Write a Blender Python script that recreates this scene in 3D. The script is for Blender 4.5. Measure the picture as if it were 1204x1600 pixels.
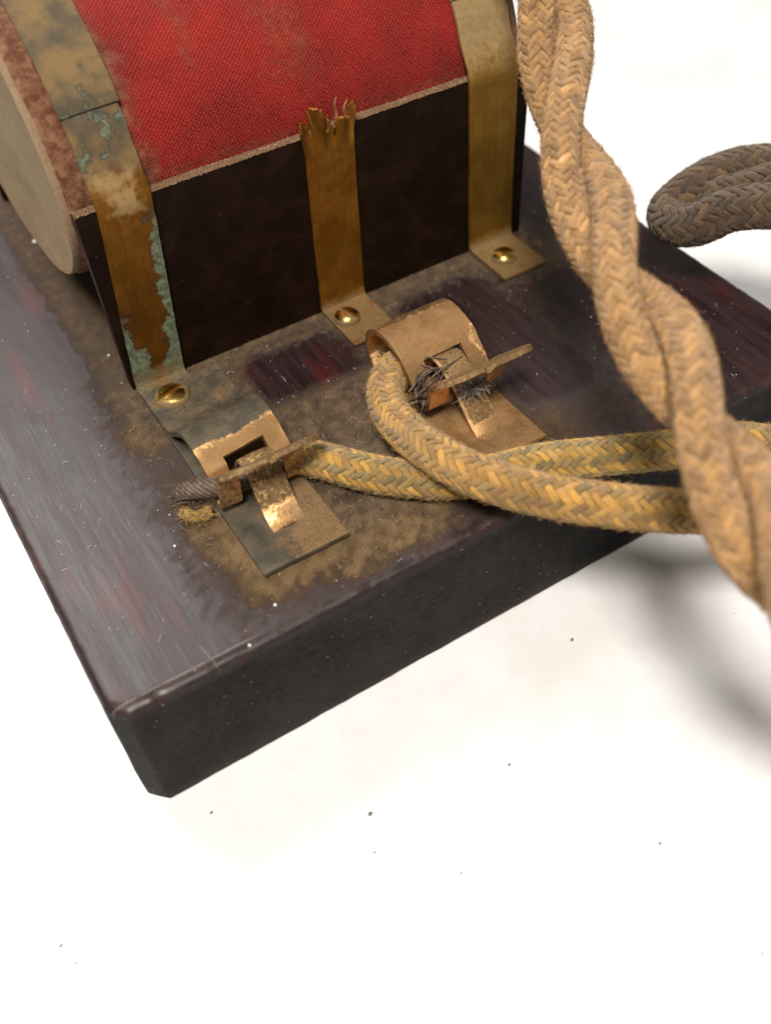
import bpy, bmesh, math, random
import numpy as np
from mathutils import Vector, Matrix, noise as mnoise

for o in list(bpy.data.objects):
    bpy.data.objects.remove(o)
sc = bpy.context.scene
COL = sc.collection
rnd = random.Random(7)
rng = np.random.default_rng(7)
MM = 0.001
BT = 16.0                       # base thickness in mm; mm coordinates below have z = 0 on the base's top

# ------------------------------------------------------------------ camera
CR = np.array([[0.85072, -0.523052, -0.051887], [0.422536, 0.621822, 0.659394], [0.312633, 0.582884, -0.750005]])
CC = np.array([0.791, -47.338, 69.708])
CF = 1566.92                    # focal length in photograph pixels (1204 x 1600)
cam_d = bpy.data.cameras.new("camera")
cam = bpy.data.objects.new("camera", cam_d)
COL.objects.link(cam)
sc.camera = cam
mw = Matrix.Identity(4)
for i in range(3):
    mw[i][0] = CR[0][i]; mw[i][1] = CR[1][i]; mw[i][2] = -CR[2][i]
mw[0][3] = CC[0] * MM; mw[1][3] = CC[1] * MM; mw[2][3] = (CC[2] + BT) * MM
cam.matrix_world = mw
cam_d.sensor_fit = 'VERTICAL'
cam_d.sensor_height = 36.0
cam_d.lens = CF / 1600.0 * 36.0
cam_d.clip_start = 0.003
cam_d.clip_end = 20.0
cam_d.dof.use_dof = True
cam_d.dof.focus_distance = 0.098
cam_d.dof.aperture_fstop = 22.0

# ------------------------------------------------------------------ light
world = bpy.data.worlds.new("World")
sc.world = world
world.use_nodes = True
bg = world.node_tree.nodes["Background"]
bg.inputs[0].default_value = (1.0, 0.93, 0.84, 1)
bg.inputs[1].default_value = 0.20

def area_light(name, loc, target, size, power, color, shape='DISK'):
    d = bpy.data.lights.new(name, 'AREA')
    d.shape = shape; d.size = size; d.energy = power; d.color = color
    o = bpy.data.objects.new(name, d)
    COL.objects.link(o)
    o.location = loc
    o.rotation_euler = (Vector(target) - Vector(loc)).to_track_quat('-Z', 'Y').to_euler()
    return o

area_light("ceiling_lamp", (-0.165, -0.26, 0.62), (0.035, 0.02, 0.0), 0.17, 7.8, (1.0, 0.945, 0.87))
area_light("window_light", (-0.08, 0.55, 0.66), (0.01, 0.03, 0.0), 0.44, 5.2, (1.0, 0.975, 0.94))
sc.view_settings.view_transform = 'Standard'
sc.view_settings.look = 'None'
sc.view_settings.exposure = 0.0
sc.view_settings.gamma = 1.0

# ------------------------------------------------------------------ helpers
def ray(u, v):
    d = CR.T @ np.array([(u - 602.0) / CF, -(v - 800.0) / CF, 1.0])
    return d / np.linalg.norm(d)

def onz(u, v, z):               # photo pixel -> point (mm) at height z above the base's top
    d = ray(u, v)
    return CC + d * ((z - CC[2]) / d[2])

def along(u, v, D):             # photo pixel -> point (mm) at distance D from the camera
    return CC + ray(u, v) * D

def to_m(V):
    V = np.array(V, dtype=float).reshape(-1, 3).copy()
    V[:, 2] += BT
    return V * MM

def attach(o, parent):
    if parent is not None:
        o.parent = parent
        o.matrix_parent_inverse = Matrix.Translation(parent['_w']).inverted()
    return o

def link(name, me, material, parent=None, loc=None, kind=None):
    o = bpy.data.objects.new(name, me)
    COL.objects.link(o)
    if material is not None:
        me.materials.append(material)
    if loc is not None:
        o.location = loc
    o['_w'] = tuple(loc) if loc is not None else (0.0, 0.0, 0.0)
    attach(o, parent)
    if kind:
        o['kind'] = kind
    return o

def finish(me, smooth=True, angle=40):
    if smooth:
        me.polygons.foreach_set('use_smooth', [True] * len(me.polygons))
        if angle:
            me.set_sharp_from_angle(angle=math.radians(angle))
    me.update()

def mesh_np(name, V, F, mm=True):
    """V (n,3) in mm, F (m,4) or (m,3) index array"""
    me = bpy.data.meshes.new(name)
    V = to_m(V) if mm else np.asarray(V, float)
    F = np.asarray(F)
    k = F.shape[1]
    me.vertices.add(len(V)); me.vertices.foreach_set('co', V.ravel())
    me.loops.add(F.size); me.loops.foreach_set('vertex_index', F.ravel().astype(np.int32))
    me.polygons.add(len(F))
    me.polygons.foreach_set('loop_start', np.arange(0, F.size, k, dtype=np.int32))
    me.update(calc_edges=True)
    me.validate()
    return me

def thing(name, loc, label, cat, group=None):
    o = bpy.data.objects.new(name, None)
    COL.objects.link(o)
    o.empty_display_size = 0.01
    o.location = loc
    o['_w'] = tuple(loc)
    o['label'] = label; o['category'] = cat
    if group:
        o['group'] = group
    return o

def fbm(x, y, s, z=0.0, oct=4):
    return mnoise.fractal(Vector((x * s, y * s, z)), 0.8, 2.0, oct)

# ------------------------------------------------------------------ node helper
class G:
    def __init__(self, name):
        self.m = bpy.data.materials.new(name)
        self.m.use_nodes = True
        self.t = self.m.node_tree
        self.p = self.t.nodes['Principled BSDF']
        tc = self.t.nodes.new('ShaderNodeTexCoord')
        vm = self.t.nodes.new('ShaderNodeVectorMath'); vm.operation = 'SCALE'
        vm.inputs['Scale'].default_value = 1000.0
        self.t.links.new(tc.outputs['Object'], vm.inputs[0])
        self.mm = vm.outputs[0]
        sx = self.t.nodes.new('ShaderNodeSeparateXYZ')
        self.t.links.new(self.mm, sx.inputs[0])
        self.x, self.y, self.z = sx.outputs[0], sx.outputs[1], sx.outputs[2]
        uv = self.t.nodes.new('ShaderNodeSeparateXYZ')
        self.t.links.new(tc.outputs['UV'], uv.inputs[0])
        self.u, self.v = uv.outputs[0], uv.outputs[1]
        self.uvv = tc.outputs['UV']

    def put(self, sock, val):
        if isinstance(val, bpy.types.NodeSocket):
            self.t.links.new(val, sock)
        elif isinstance(val, (tuple, list)) and len(val) == 3 and sock.type == 'RGBA':
            sock.default_value = (*val, 1)
        else:
            sock.default_value = val

    def math(self, op, a, b=0.0, c=None, clamp=False):
        n = self.t.nodes.new('ShaderNodeMath'); n.operation = op; n.use_clamp = clamp
        self.put(n.inputs[0], a); self.put(n.inputs[1], b)
        if c is not None:
            self.put(n.inputs[2], c)
        return n.outputs[0]

    def add(self, a, b): return self.math('ADD', a, b)
    def mul(self, a, b): return self.math('MULTIPLY', a, b)
    def sub(self, a, b): return self.math('SUBTRACT', a, b)

    def step(self, v, lo, hi):      # smooth 0..1 between lo and hi (either order)
        n = self.t.nodes.new('ShaderNodeMapRange'); n.interpolation_type = 'SMOOTHSTEP'
        flip = lo > hi
        if flip:
            lo, hi = hi, lo
        self.put(n.inputs['Value'], v)
        n.inputs['From Min'].default_value = lo; n.inputs['From Max'].default_value = hi
        n.inputs['To Min'].default_value = 1.0 if flip else 0.0
        n.inputs['To Max'].default_value = 0.0 if flip else 1.0
        return n.outputs[0]

    def vec(self, sx, sy, sz, src=None, off=(0, 0, 0)):
        n = self.t.nodes.new('ShaderNodeMapping')
        self.t.links.new(src if src is not None else self.mm, n.inputs[0])
        n.inputs['Scale'].default_value = (sx, sy, sz)
        n.inputs['Location'].default_value = off
        return n.outputs[0]

    def noise(self, scale, detail=4, rough=0.6, vec=None, dist=0.0):
        n = self.t.nodes.new('ShaderNodeTexNoise')
        self.t.links.new(vec if vec is not None else self.mm, n.inputs['Vector'])
        n.inputs['Scale'].default_value = scale
        n.inputs['Detail'].default_value = detail
        n.inputs['Roughness'].default_value = rough
        n.inputs['Distortion'].default_value = dist
        return n.outputs[0]

    def voro(self, scale, vec=None, feature='F1'):
        n = self.t.nodes.new('ShaderNodeTexVoronoi'); n.feature = feature
        self.t.links.new(vec if vec is not None else self.mm, n.inputs['Vector'])
        n.inputs['Scale'].default_value = scale
        return n.outputs[0]

    def attr(self, name, color=False):
        n = self.t.nodes.new('ShaderNodeAttribute'); n.attribute_name = name
        return n.outputs['Color' if color else 'Fac']

    def mix(self, f, a, b, blend='MIX'):
        n = self.t.nodes.new('ShaderNodeMix'); n.data_type = 'RGBA'; n.blend_type = blend
        self.put(n.inputs[0], f); self.put(n.inputs[6], a); self.put(n.inputs[7], b)
        return n.outputs[2]

    def mixf(self, f, a, b):
        n = self.t.nodes.new('ShaderNodeMix'); n.data_type = 'FLOAT'
        self.put(n.inputs[0], f); self.put(n.inputs[2], a); self.put(n.inputs[3], b)
        return n.outputs[0]

    def bump(self, h, dist, strength=1.0, normal=None):
        n = self.t.nodes.new('ShaderNodeBump')
        self.put(n.inputs['Height'], h)
        n.inputs['Distance'].default_value = dist * MM
        n.inputs['Strength'].default_value = strength
        if normal is not None:
            self.t.links.new(normal, n.inputs['Normal'])
        return n.outputs[0]

    def upness(self):
        n = self.t.nodes.new('ShaderNodeNewGeometry')
        s = self.t.nodes.new('ShaderNodeSeparateXYZ')
        self.t.links.new(n.outputs['Normal'], s.inputs[0])
        return s.outputs[2]

    def out(self, color, rough, metal=0.0, normal=None, spec=0.5, coat=None, sheen=None):
        self.put(self.p.inputs['Base Color'], color)
        self.put(self.p.inputs['Roughness'], rough)
        self.put(self.p.inputs['Metallic'], metal)
        self.put(self.p.inputs['Specular IOR Level'], spec)
        if normal is not None:
            self.t.links.new(normal, self.p.inputs['Normal'])
        if sheen is not None:
            self.p.inputs['Sheen Weight'].default_value = sheen
            self.p.inputs['Sheen Roughness'].default_value = 0.5
        return self.m

DUST = (0.30, 0.20, 0.105)
DUST2 = (0.36, 0.27, 0.17)

# ------------------------------------------------------------------ materials
def mat_table():
    g = G("white_table")
    b = g.step(g.add(g.mul(g.noise(0.035, 5, 0.6), 0.6), g.mul(g.noise(0.22, 5, 0.7), 0.4)), 0.38, 0.68)
    c = g.mix(b, (0.71, 0.712, 0.716), (0.63, 0.62, 0.612))
    sp = g.step(g.noise(0.9, 3, 0.7), 0.71, 0.80)
    c = g.mix(g.mul(sp, 0.16), c, (0.55, 0.48, 0.40))
    n = g.bump(g.noise(0.5, 4, 0.6), 0.05, 0.4)
    return g.out(c, 0.42, 0, n, 0.4)

def mat_wood():
    g = G("shellacked_dark_wood")
    dust = g.attr("dust"); edge = g.attr("edge"); side = g.attr("side")
    gr = g.noise(1.0, 6, 0.65, g.vec(0.9, 0.06, 0.9))
    gf = g.noise(1.0, 6, 0.7, g.vec(5.0, 0.18, 5.0))
    blot = g.noise(0.06, 4, 0.6)
    c = g.mix(g.step(gr, 0.35, 0.7), (0.013, 0.0060, 0.0062), (0.029, 0.0140, 0.0142))
    c = g.mix(g.mul(g.step(g.noise(1.0, 5, 0.6, g.vec(0.28, 0.055, 0.3, off=(3, 7, 1))), 0.55, 0.72), 0.75), c, (0.060, 0.009, 0.0095))
    c = g.mix(g.mul(g.step(gf, 0.5, 0.75), 0.22), c, (0.050, 0.036, 0.036))
    c = g.mix(g.mul(g.step(blot, 0.45, 0.75), 0.35), c, (0.042, 0.031, 0.032))
    # pale scratch lines near the front edge
    line = g.math('ABSOLUTE', g.sub(g.y, g.add(1.15, g.mul(g.sub(g.noise(0.25, 2, 0.5), 0.5), 0.25))))
    scr = g.mul(g.step(line, 0.07, 0.03), g.mul(g.step(g.x, 15.5, 11.0), g.step(g.noise(0.9, 3, 0.6), 0.36, 0.50)))
    line2 = g.math('ABSOLUTE', g.sub(g.add(g.x, g.mul(g.y, 0.15)), 9.55))
    scr2 = g.mul(g.step(line2, 0.06, 0.02), g.step(g.y, 3.4, 2.4))
    c = g.mix(g.mul(g.math('MAXIMUM', scr, g.mul(scr2, 0.6)), 0.6), c, (0.28, 0.22, 0.17))
    # worn arris
    wn = g.noise(0.55, 5, 0.7)
    wear = g.mul(edge, g.mul(g.step(wn, 0.46, 0.64), g.step(g.noise(0.09, 3, 0.5), 0.42, 0.62)))
    c = g.mix(g.mul(wear, 0.7), c, (0.12, 0.05, 0.038))
    c = g.mix(g.mul(edge, 0.35), c, (0.012, 0.009, 0.008))
    # end grain of the sides
    sn = g.add(g.mul(g.noise(1.0, 6, 0.75, g.vec(1.1, 1.1, 1.8)), 0.6), g.mul(g.noise(0.13, 4, 0.6), 0.4))
    sc_ = g.mix(g.step(sn, 0.3, 0.75), (0.0025, 0.0022, 0.0021), (0.026, 0.0245, 0.0235))
    sc_ = g.mix(g.mul(g.step(g.noise(0.10, 3, 0.6), 0.5, 0.75), 0.45), sc_, (0.024, 0.016, 0.012))
    low = g.mul(g.step(g.z, 1.6, 0.3), g.step(g.noise(0.22, 3, 0.6), 0.30, 0.6))
    sc_ = g.mix(g.mul(low, 0.75), sc_, (0.07, 0.025, 0.016))
    pit = g.step(g.noise(1.9, 3, 0.6), 0.66, 0.74)
    sc_ = g.mix(g.mul(pit, 0.7), sc_, (0.008, 0.008, 0.008))
    c = g.mix(side, c, sc_)
    # light specks of lint everywhere
    sp = g.step(g.voro(1.25), 0.115, 0.06)
    sp = g.mul(sp, g.step(g.noise(0.45, 2, 0.5), 0.50, 0.58))
    c = g.mix(g.mul(sp, 0.55), c, (0.42, 0.38, 0.34))
    # dust
    fine = g.noise(5.5, 6, 0.85)
    fine2 = g.noise(12.0, 3, 0.75)
    dm = g.step(g.mul(dust, g.add(1.0, g.mul(g.sub(fine, 0.5), 2.8))), 0.06, 0.95)
    dc = g.mix(g.step(fine2, 0.35, 0.7), (0.145, 0.090, 0.044), (0.40, 0.265, 0.135))
    dc = g.mix(g.attr("grey"), dc, g.mix(fine2, (0.095, 0.066, 0.044), (0.30, 0.21, 0.135)))
    c = g.mix(g.mul(dm, 0.88), c, dc)
    r = g.mixf(g.step(g.add(g.mul(gf, 0.5), g.mul(gr, 0.5)), 0.36, 0.64), 0.33, 0.46)
    r = g.mixf(side, r, 0.55)
    r = g.mixf(dm, r, 0.95)
    h = g.add(g.mul(gf, 0.30), g.mul(gr, 0.35))
    h = g.mixf(side, h, g.mul(g.sub(sn, pit), 2.6))
    n = g.bump(h, 0.05, 0.75)
    n = g.bump(g.mul(dm, g.add(fine2, g.mul(fine, 0.6))), 0.22, 0.9, n)
    return g.out(c, r, 0, n, g.mixf(dm, g.mixf(side, 0.42, 0.07), 0.05))

def mat_plate():
    g = G("dark_fibre_plate")
    n1 = g.noise(0.35, 5, 0.65)
    c = g.mix(g.step(n1, 0.4, 0.75), (0.0075, 0.0031, 0.0015), (0.016, 0.0068, 0.0030))
    sp = g.step(g.voro(1.5), 0.10, 0.05)
    sp = g.mul(sp, g.step(g.noise(0.5, 2, 0.5), 0.55, 0.62))
    c = g.mix(g.mul(sp, 0.5), c, (0.30, 0.20, 0.12))
    up = g.step(g.upness(), 0.25, 0.7)
    fine = g.noise(5.0, 4, 0.7)
    c = g.mix(up, c, g.mix(g.step(fine, 0.3, 0.7), (0.075, 0.036, 0.022), (0.33, 0.195, 0.13)))
    r = g.mixf(up, g.mixf(n1, 0.42, 0.65), 0.95)
    n = g.bump(g.add(g.noise(1.4, 5, 0.65), g.mul(up, g.mul(fine, 6))), 0.05, 0.9)
    return g.out(c, r, 0, n, g.mixf(up, 0.10, 0.05))

def mat_cloth():
    g = G("red_bookcloth")
    dirt = g.attr("dirt")
    # weave from uv (mm along the girth, mm along the axis)
    k = 2 * math.pi / 0.41
    wob = g.mul(g.sub(g.noise(1.6, 4, 0.65), 0.5), 0.62)
    uu = g.add(g.u, wob); vv = g.add(g.v, g.mul(wob, 0.8))
    a = g.math('SINE', g.mul(uu, k)); b = g.math('SINE', g.mul(vv, k * 0.9))
    weave = g.mul(a, b)
    rib = g.math('SINE', g.mul(vv, k * 1.8))
    h = g.add(g.mul(weave, 0.6), g.mul(rib, 0.25))
    n1 = g.noise(0.16, 5, 0.65)
    n2 = g.noise(2.2, 4, 0.7)
    c = g.mix(g.step(n1, 0.3, 0.75), (0.125, 0.0038, 0.0029), (0.225, 0.0072, 0.0047))
    c = g.mix(g.mul(g.step(weave, 0.2, 0.9), g.mul(n2, 0.95)), c, (0.43, 0.052, 0.030))
    c = g.mix(g.mul(g.step(weave, -0.3, -0.95), 0.35), c, (0.12, 0.005, 0.004))
    stain = g.step(g.noise(0.5, 5, 0.7, g.vec(1, 0.35, 0.35)), 0.60, 0.75)
    c = g.mix(g.mul(stain, 0.20), c, (0.16, 0.055, 0.042))
    dm = g.step(g.add(dirt, g.mul(g.sub(n2, 0.5), 0.75)), 0.20, 1.05)
    dcol = g.mix(g.step(g.noise(1.0, 5, 0.7), 0.35, 0.7), (0.085, 0.036, 0.016), (0.25, 0.14, 0.072))
    c = g.mix(g.mul(dm, 0.85), c, dcol)
    n = g.bump(g.mul(h, g.sub(1.15, dm)), 0.055, 0.8)
    n = g.bump(g.mul(g.add(n2, g.noise(6.0, 4, 0.7)), g.add(dm, 0.1)), 0.22, 0.8, n)
    return g.out(c, 0.75, 0, n, 0.2, sheen=0.04)

def mat_end():
    g = G("tan_pasteboard")
    f = g.noise(1.0, 5, 0.6, g.vec(0.5, 0.12, 0.6))
    c = g.mix(f, (0.175, 0.132, 0.078), (0.29, 0.225, 0.14))
    c = g.mix(g.mul(g.step(g.noise(0.16, 5, 0.65), 0.40, 0.72), 0.5), c, (0.15, 0.105, 0.062))
    c = g.mix(g.mul(g.attr("dirt"), 0.85), c, g.mix(g.noise(2.0, 4, 0.7), (0.10, 0.055, 0.03), (0.34, 0.23, 0.14)))
    n = g.bump(g.noise(3.0, 5, 0.75), 0.14, 0.9)
    return g.out(c, 0.85, 0, n, 0.12)

def brass(name, base, dark, patina, dusty):
    """strap brass; uv = (0..1 across, mm along from the foot's front end)"""
    g = G(name)
    n1 = g.noise(0.30, 5, 0.65); n2 = g.noise(1.8, 5, 0.7)
    streak = g.noise(1.0, 4, 0.6, g.vec(5.0, 5.0, 0.10))
    c = g.mix(g.step(n1, 0.32, 0.7), dark, base)
    c = g.mix(g.mul(g.step(streak, 0.45, 0.7), 0.5), c, tuple(min(1, v * 0.45) for v in base))
    metal = 0.85; rough = g.mixf(n2, 0.34, 0.58)
    met = g.mixf(0.0, metal, metal)
    if patina:
        uu = g.add(g.add(g.u, g.mul(g.sub(n2, 0.5), 0.30)), g.mul(g.sub(g.noise(0.42, 4, 0.6), 0.5), 0.75))
        edge = g.math('MAXIMUM', g.step(uu, 0.70, 0.90), g.mul(g.step(uu, 0.20, 0.02), g.step(g.v, 17.0, 13.0)))
        lowb = g.step(g.add(g.v, g.mul(g.sub(n1, 0.5), 5.0)), 11.5, 9.2)
        pt = g.math('MAXIMUM', edge, g.mul(lowb, g.math('MAXIMUM', g.step(uu, 0.42, 0.30), g.step(uu, 0.62, 0.75))))
        pt = g.mul(pt, g.step(g.v, 27.0, 22.0))
        # upper part: grey-brown tarnish with green bloom
        up = g.step(g.add(g.v, g.mul(g.sub(n1, 0.5), 7.0)), 27.0, 30.5)
        c = g.mix(g.mul(up, 0.92), c, g.mix(g.step(n1, 0.35, 0.65), (0.060, 0.052, 0.034), (0.165, 0.105, 0.042)))
        blo = g.mul(g.step(g.noise(0.33, 4, 0.6, g.vec(1, 1, 1, off=(11, 3, 5))), 0.53, 0.62), g.mul(g.step(g.v, 28, 31), g.step(g.v, 41, 38)))
        pt = g.math('MAXIMUM', pt, g.mul(blo, 0.8))
        rim = g.mul(g.step(pt, 0.05, 0.45), g.step(pt, 0.95, 0.6))
        c = g.mix(g.mul(rim, 0.7), c, (0.035, 0.036, 0.028))
        c = g.mix(g.step(g.add(pt, g.mul(g.sub(g.noise(5.0, 4, 0.75), 0.5), 0.7)), 0.35, 0.95), c, g.mix(g.step(n2, 0.35, 0.68), (0.055, 0.066, 0.040), (0.155, 0.185, 0.112)))
        met = g.mixf(g.math('MAXIMUM', g.step(pt, 0.3, 0.7), g.mul(up, 0.75)), metal, 0.05)
        rough = g.mixf(g.math('MAXIMUM', pt, up), rough, 0.75)
        # dusty patch at the bend over the plate's rim
        dp = g.mul(g.step(g.v, 23.0, 26.5), g.step(g.v, 31.5, 28.5))
        dp = g.step(g.add(dp, g.mul(g.sub(n1, 0.5), 1.6)), 0.62, 0.95)
        dp = g.mul(dp, g.mul(g.step(uu, 0.10, 0.35), g.step(uu, 0.95, 0.75)))
        c = g.mix(g.mul(dp, 0.9), c, g.mix(n2, (0.17, 0.10, 0.035), (0.34, 0.23, 0.105)))
        met = g.mixf(dp, met, 0.1); rough = g.mixf(dp, rough, 0.9)
    if dusty:
        d = g.mul(g.step(g.v, dusty[0], dusty[1]), 0.8)
        d = g.step(g.add(d, g.mul(g.sub(n2, 0.5), 0.8)), 0.25, 0.9)
        c = g.mix(g.mul(d, 0.8), c, g.mix(n2, (0.15, 0.10, 0.045), (0.33, 0.245, 0.13)))
        met = g.mixf(d, met, 0.1); rough = g.mixf(d, rough, 0.85)
    # foot: dust
    ft = g.step(g.add(g.v, g.mul(g.sub(n2, 0.5), 2.5)), 8.6, 7.0)
    ftd = g.mul(ft, g.step(g.add(g.mul(n2, 0.4), g.mul(g.noise(0.7, 4, 0.65), 0.6)), 0.28, 0.50))
    c = g.mix(g.mul(ftd, 0.8), c, g.mix(g.step(g.noise(6.0, 3, 0.7), 0.3, 0.7), (0.070, 0.046, 0.022), (0.20, 0.135, 0.064)))
    met = g.mixf(ftd, met, 0.15); rough = g.mixf(ftd, rough, 0.85)
    n = g.bump(g.add(g.mul(n2, 0.5), g.add(g.mul(n1, 0.6), g.mul(streak, 0.3))), 0.10, 0.6)
    return g.out(c, rough, met, n, 0.4)

def copper(name, tarnish, dustamt, hot):
    """spring clip copper; attribute shine marks rubbed spots, attribute dust marks dusty ones"""
    g = G(name)
    n1 = g.noise(0.5, 5, 0.65); n2 = g.noise(2.4, 5, 0.75); n3 = g.noise(7.0, 3, 0.7)
    sh = g.step(g.add(g.attr("shine"), g.add(g.mul(g.sub(n2, 0.5), 0.55), g.mul(g.sub(n1, 0.5), 0.4))), 0.36, 0.52)
    tar = g.mix(g.step(n1, 0.3, 0.7), tarnish[0], tarnish[1])
    tar = g.mix(g.mul(g.attr("warm"), 0.9), tar, g.mix(g.step(n2, 0.3, 0.7), (0.10, 0.055, 0.022), (0.25, 0.15, 0.062)))
    c = g.mix(sh, tar, hot)
    met = g.mixf(sh, g.mixf(g.attr("warm"), tarnish[2], 0.5), 0.95)
    r = g.mixf(sh, 0.62, g.mixf(n3, 0.26, 0.42))
    d = g.step(g.add(g.add(g.attr("dust"), dustamt), g.add(g.mul(g.sub(n2, 0.5), 1.1), g.mul(g.sub(n1, 0.5), 1.2))), 0.30, 0.85)
    d = g.mul(d, g.step(g.upness(), -0.1, 0.45))
    dc = g.mix(g.step(n3, 0.3, 0.7), (0.11, 0.064, 0.027), (0.32, 0.195, 0.088))
    c = g.mix(g.mul(d, 0.9), c, dc)
    met = g.mixf(d, met, 0.0); r = g.mixf(d, r, 0.95)
    n = g.bump(g.add(g.mul(n2, 0.5), n1), 0.06, 0.6)
    n = g.bump(g.mul(d, n3), 0.22, 0.8, n)
    return g.out(c, r, met, n, 0.4)

def mat_screw():
    g = G("brass_screw_head")
    n1 = g.noise(0.9, 4, 0.6); n2 = g.noise(4.0, 4, 0.7)
    rad = g.math('SQRT', g.add(g.mul(g.x, g.x), g.mul(g.y, g.y)))
    c = g.mix(n1, (0.55, 0.37, 0.11), (0.36, 0.21, 0.055))
    d = g.step(g.add(rad, g.mul(g.sub(n1, 0.5), 1.2)), 1.30, 1.75)
    d = g.math('MAXIMUM', d, g.step(g.z, 0.62, 0.40))
    c = g.mix(g.mul(d, 0.9), c, g.mix(n2, (0.05, 0.033, 0.016), (0.17, 0.12, 0.055)))
    n = g.bump(n2, 0.03, 0.5)
    return g.out(c, g.mixf(d, g.mixf(n2, 0.20, 0.34), 0.85), g.mixf(d, 1.0, 0.1), n)

def mat_cord(name, dirt_col, dirt_amt):
    g = G(name)
    c = g.attr("yarn", True)
    va = g.attr("va")
    cx = g.t.nodes.new('ShaderNodeCombineXYZ')
    g.put(cx.inputs[0], g.mul(g.attr("ua"), 1.6)); g.put(cx.inputs[1], g.mul(va, 16.0))
    ply = g.noise(1.0, 3, 0.6, cx.outputs[0])
    c = g.mix(g.mul(g.step(ply, 0.55, 0.30), 0.6), c, g.mix(1.0, c, (0.50, 0.44, 0.38), 'MULTIPLY'))
    c = g.mix(g.mul(g.step(ply, 0.55, 0.75), 0.35), c, g.mix(1.0, c, (1.45, 1.4, 1.35), 'MULTIPLY'))
    n1 = g.noise(0.28, 4, 0.65); n2 = g.noise(2.5, 4, 0.7)
    c = g.mix(g.mul(g.step(g.add(n1, g.mul(g.sub(n2, 0.5), 0.4)), 0.42, 0.75), dirt_amt), c, dirt_col)
    c = g.mix(g.mul(g.step(n2, 0.5, 0.8), 0.16), c, (0.42, 0.26, 0.11))
    n = g.bump(g.add(g.mul(ply, 1.6), g.mul(g.noise(9.0, 3, 0.7), 0.8)), 0.10, 1.0)
    return g.out(c, 0.85, 0, n, 0.15, sheen=0.25)

def mat_plain(name, c1, c2, scale, rough, metal=0.0, bump=0.0):
    g = G(name)
    f = g.noise(scale, 4, 0.65)
    n = g.bump(f, bump, 0.7) if bump else None
    return g.out(g.mix(g.step(f, 0.3, 0.7), c1, c2), rough, metal, n, 0.3)

M_table = mat_table(); M_wood = mat_wood(); M_plate = mat_plate(); M_cloth = mat_cloth(); M_end = mat_end()
M_brass_left = brass("verdigris_brass", (0.26, 0.115, 0.014), (0.17, 0.064, 0.008), True, None)
M_brass_mid = brass("amber_brass", (0.36, 0.165, 0.022), (0.23, 0.092, 0.010), False, (31.5, 42.0))
M_brass_right = brass("dull_brass", (0.34, 0.185, 0.030), (0.24, 0.115, 0.016), False, (22.0, 32.0))
M_clip_a = copper("tarnished_clip_copper", ((0.050, 0.043, 0.031), (0.105, 0.085, 0.054), 0.2), 0.10, (0.86, 0.50, 0.22))
M_clip_b = copper("dusty_clip_copper", ((0.20, 0.105, 0.040), (0.34, 0.19, 0.075), 0.5), 0.14, (0.86, 0.52, 0.24))
M_screw = mat_screw()
M_cord_y = mat_cord("yellow_grey_braid", (0.22, 0.145, 0.058), 0.35)
M_cord_o = mat_cord("orange_tan_braid", (0.26, 0.135, 0.050), 0.45)
M_cord_d = mat_cord("soiled_brown_braid", (0.060, 0.038, 0.022), 0.7)
M_fuzz_y = mat_plain("yellow_fuzz", (0.30, 0.175, 0.045), (0.42, 0.27, 0.09), 1.0, 0.9)
M_fuzz_o = mat_plain("orange_fuzz", (0.29, 0.155, 0.05), (0.41, 0.235, 0.09), 1.0, 0.9)
M_fuzz_d = mat_plain("brown_fuzz", (0.09, 0.06, 0.035), (0.20, 0.12, 0.06), 1.0, 0.9)
M_core = mat_plain("cord_core", (0.10, 0.065, 0.03), (0.16, 0.10, 0.045), 1.0, 0.9)
M_wire = mat_plain("tarnished_wire", (0.050, 0.035, 0.027), (0.16, 0.115, 0.085), 2.0, 0.6, 0.35, 0.02)
M_lint = mat_plain("grey_lint", (0.16, 0.135, 0.11), (0.36, 0.31, 0.26), 2.0, 0.9)
M_grain = mat_plain("dust_grains", (0.15, 0.092, 0.042), (0.36, 0.24, 0.12), 1.1, 0.95)
M_white = mat_plain("pale_specks", (0.5, 0.47, 0.43), (0.72, 0.69, 0.64), 1.0, 0.8)
M_crumb = mat_plain("dark_crumbs", (0.12, 0.11, 0.10), (0.30, 0.28, 0.25), 1.0, 0.9)
M_fray = mat_plain("frayed_foil", (0.20, 0.085, 0.03), (0.34, 0.17, 0.07), 1.0, 0.7)

# ------------------------------------------------------------------ table
me = mesh_np("table_top", [(-1500, -1500, -BT), (1500, -1500, -BT), (1500, 1500, -BT), (-1500, 1500, -BT)], [(0, 1, 2, 3)])
tb = link("table_top", me, M_table); tb['kind'] = 'structure'

# ------------------------------------------------------------------ the apparatus
BW, BD = 80.6, 118.0
app = thing("coil_apparatus", (BW / 2 * MM, BD / 2 * MM, 0.0),
            "antique red cloth-wrapped coil strapped with brass to a dark wooden base with spring clips", "induction coil")

# ---- wooden base
def sbox(x, y, x0, x1, y0, y1, s):
    dx = max(x0 - x, 0, x - x1); dy = max(y0 - y, 0, y - y1)
    d = math.hypot(dx, dy) / s
    t = max(0.0, 1 - d)
    return t * t * (3 - 2 * t)

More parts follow.
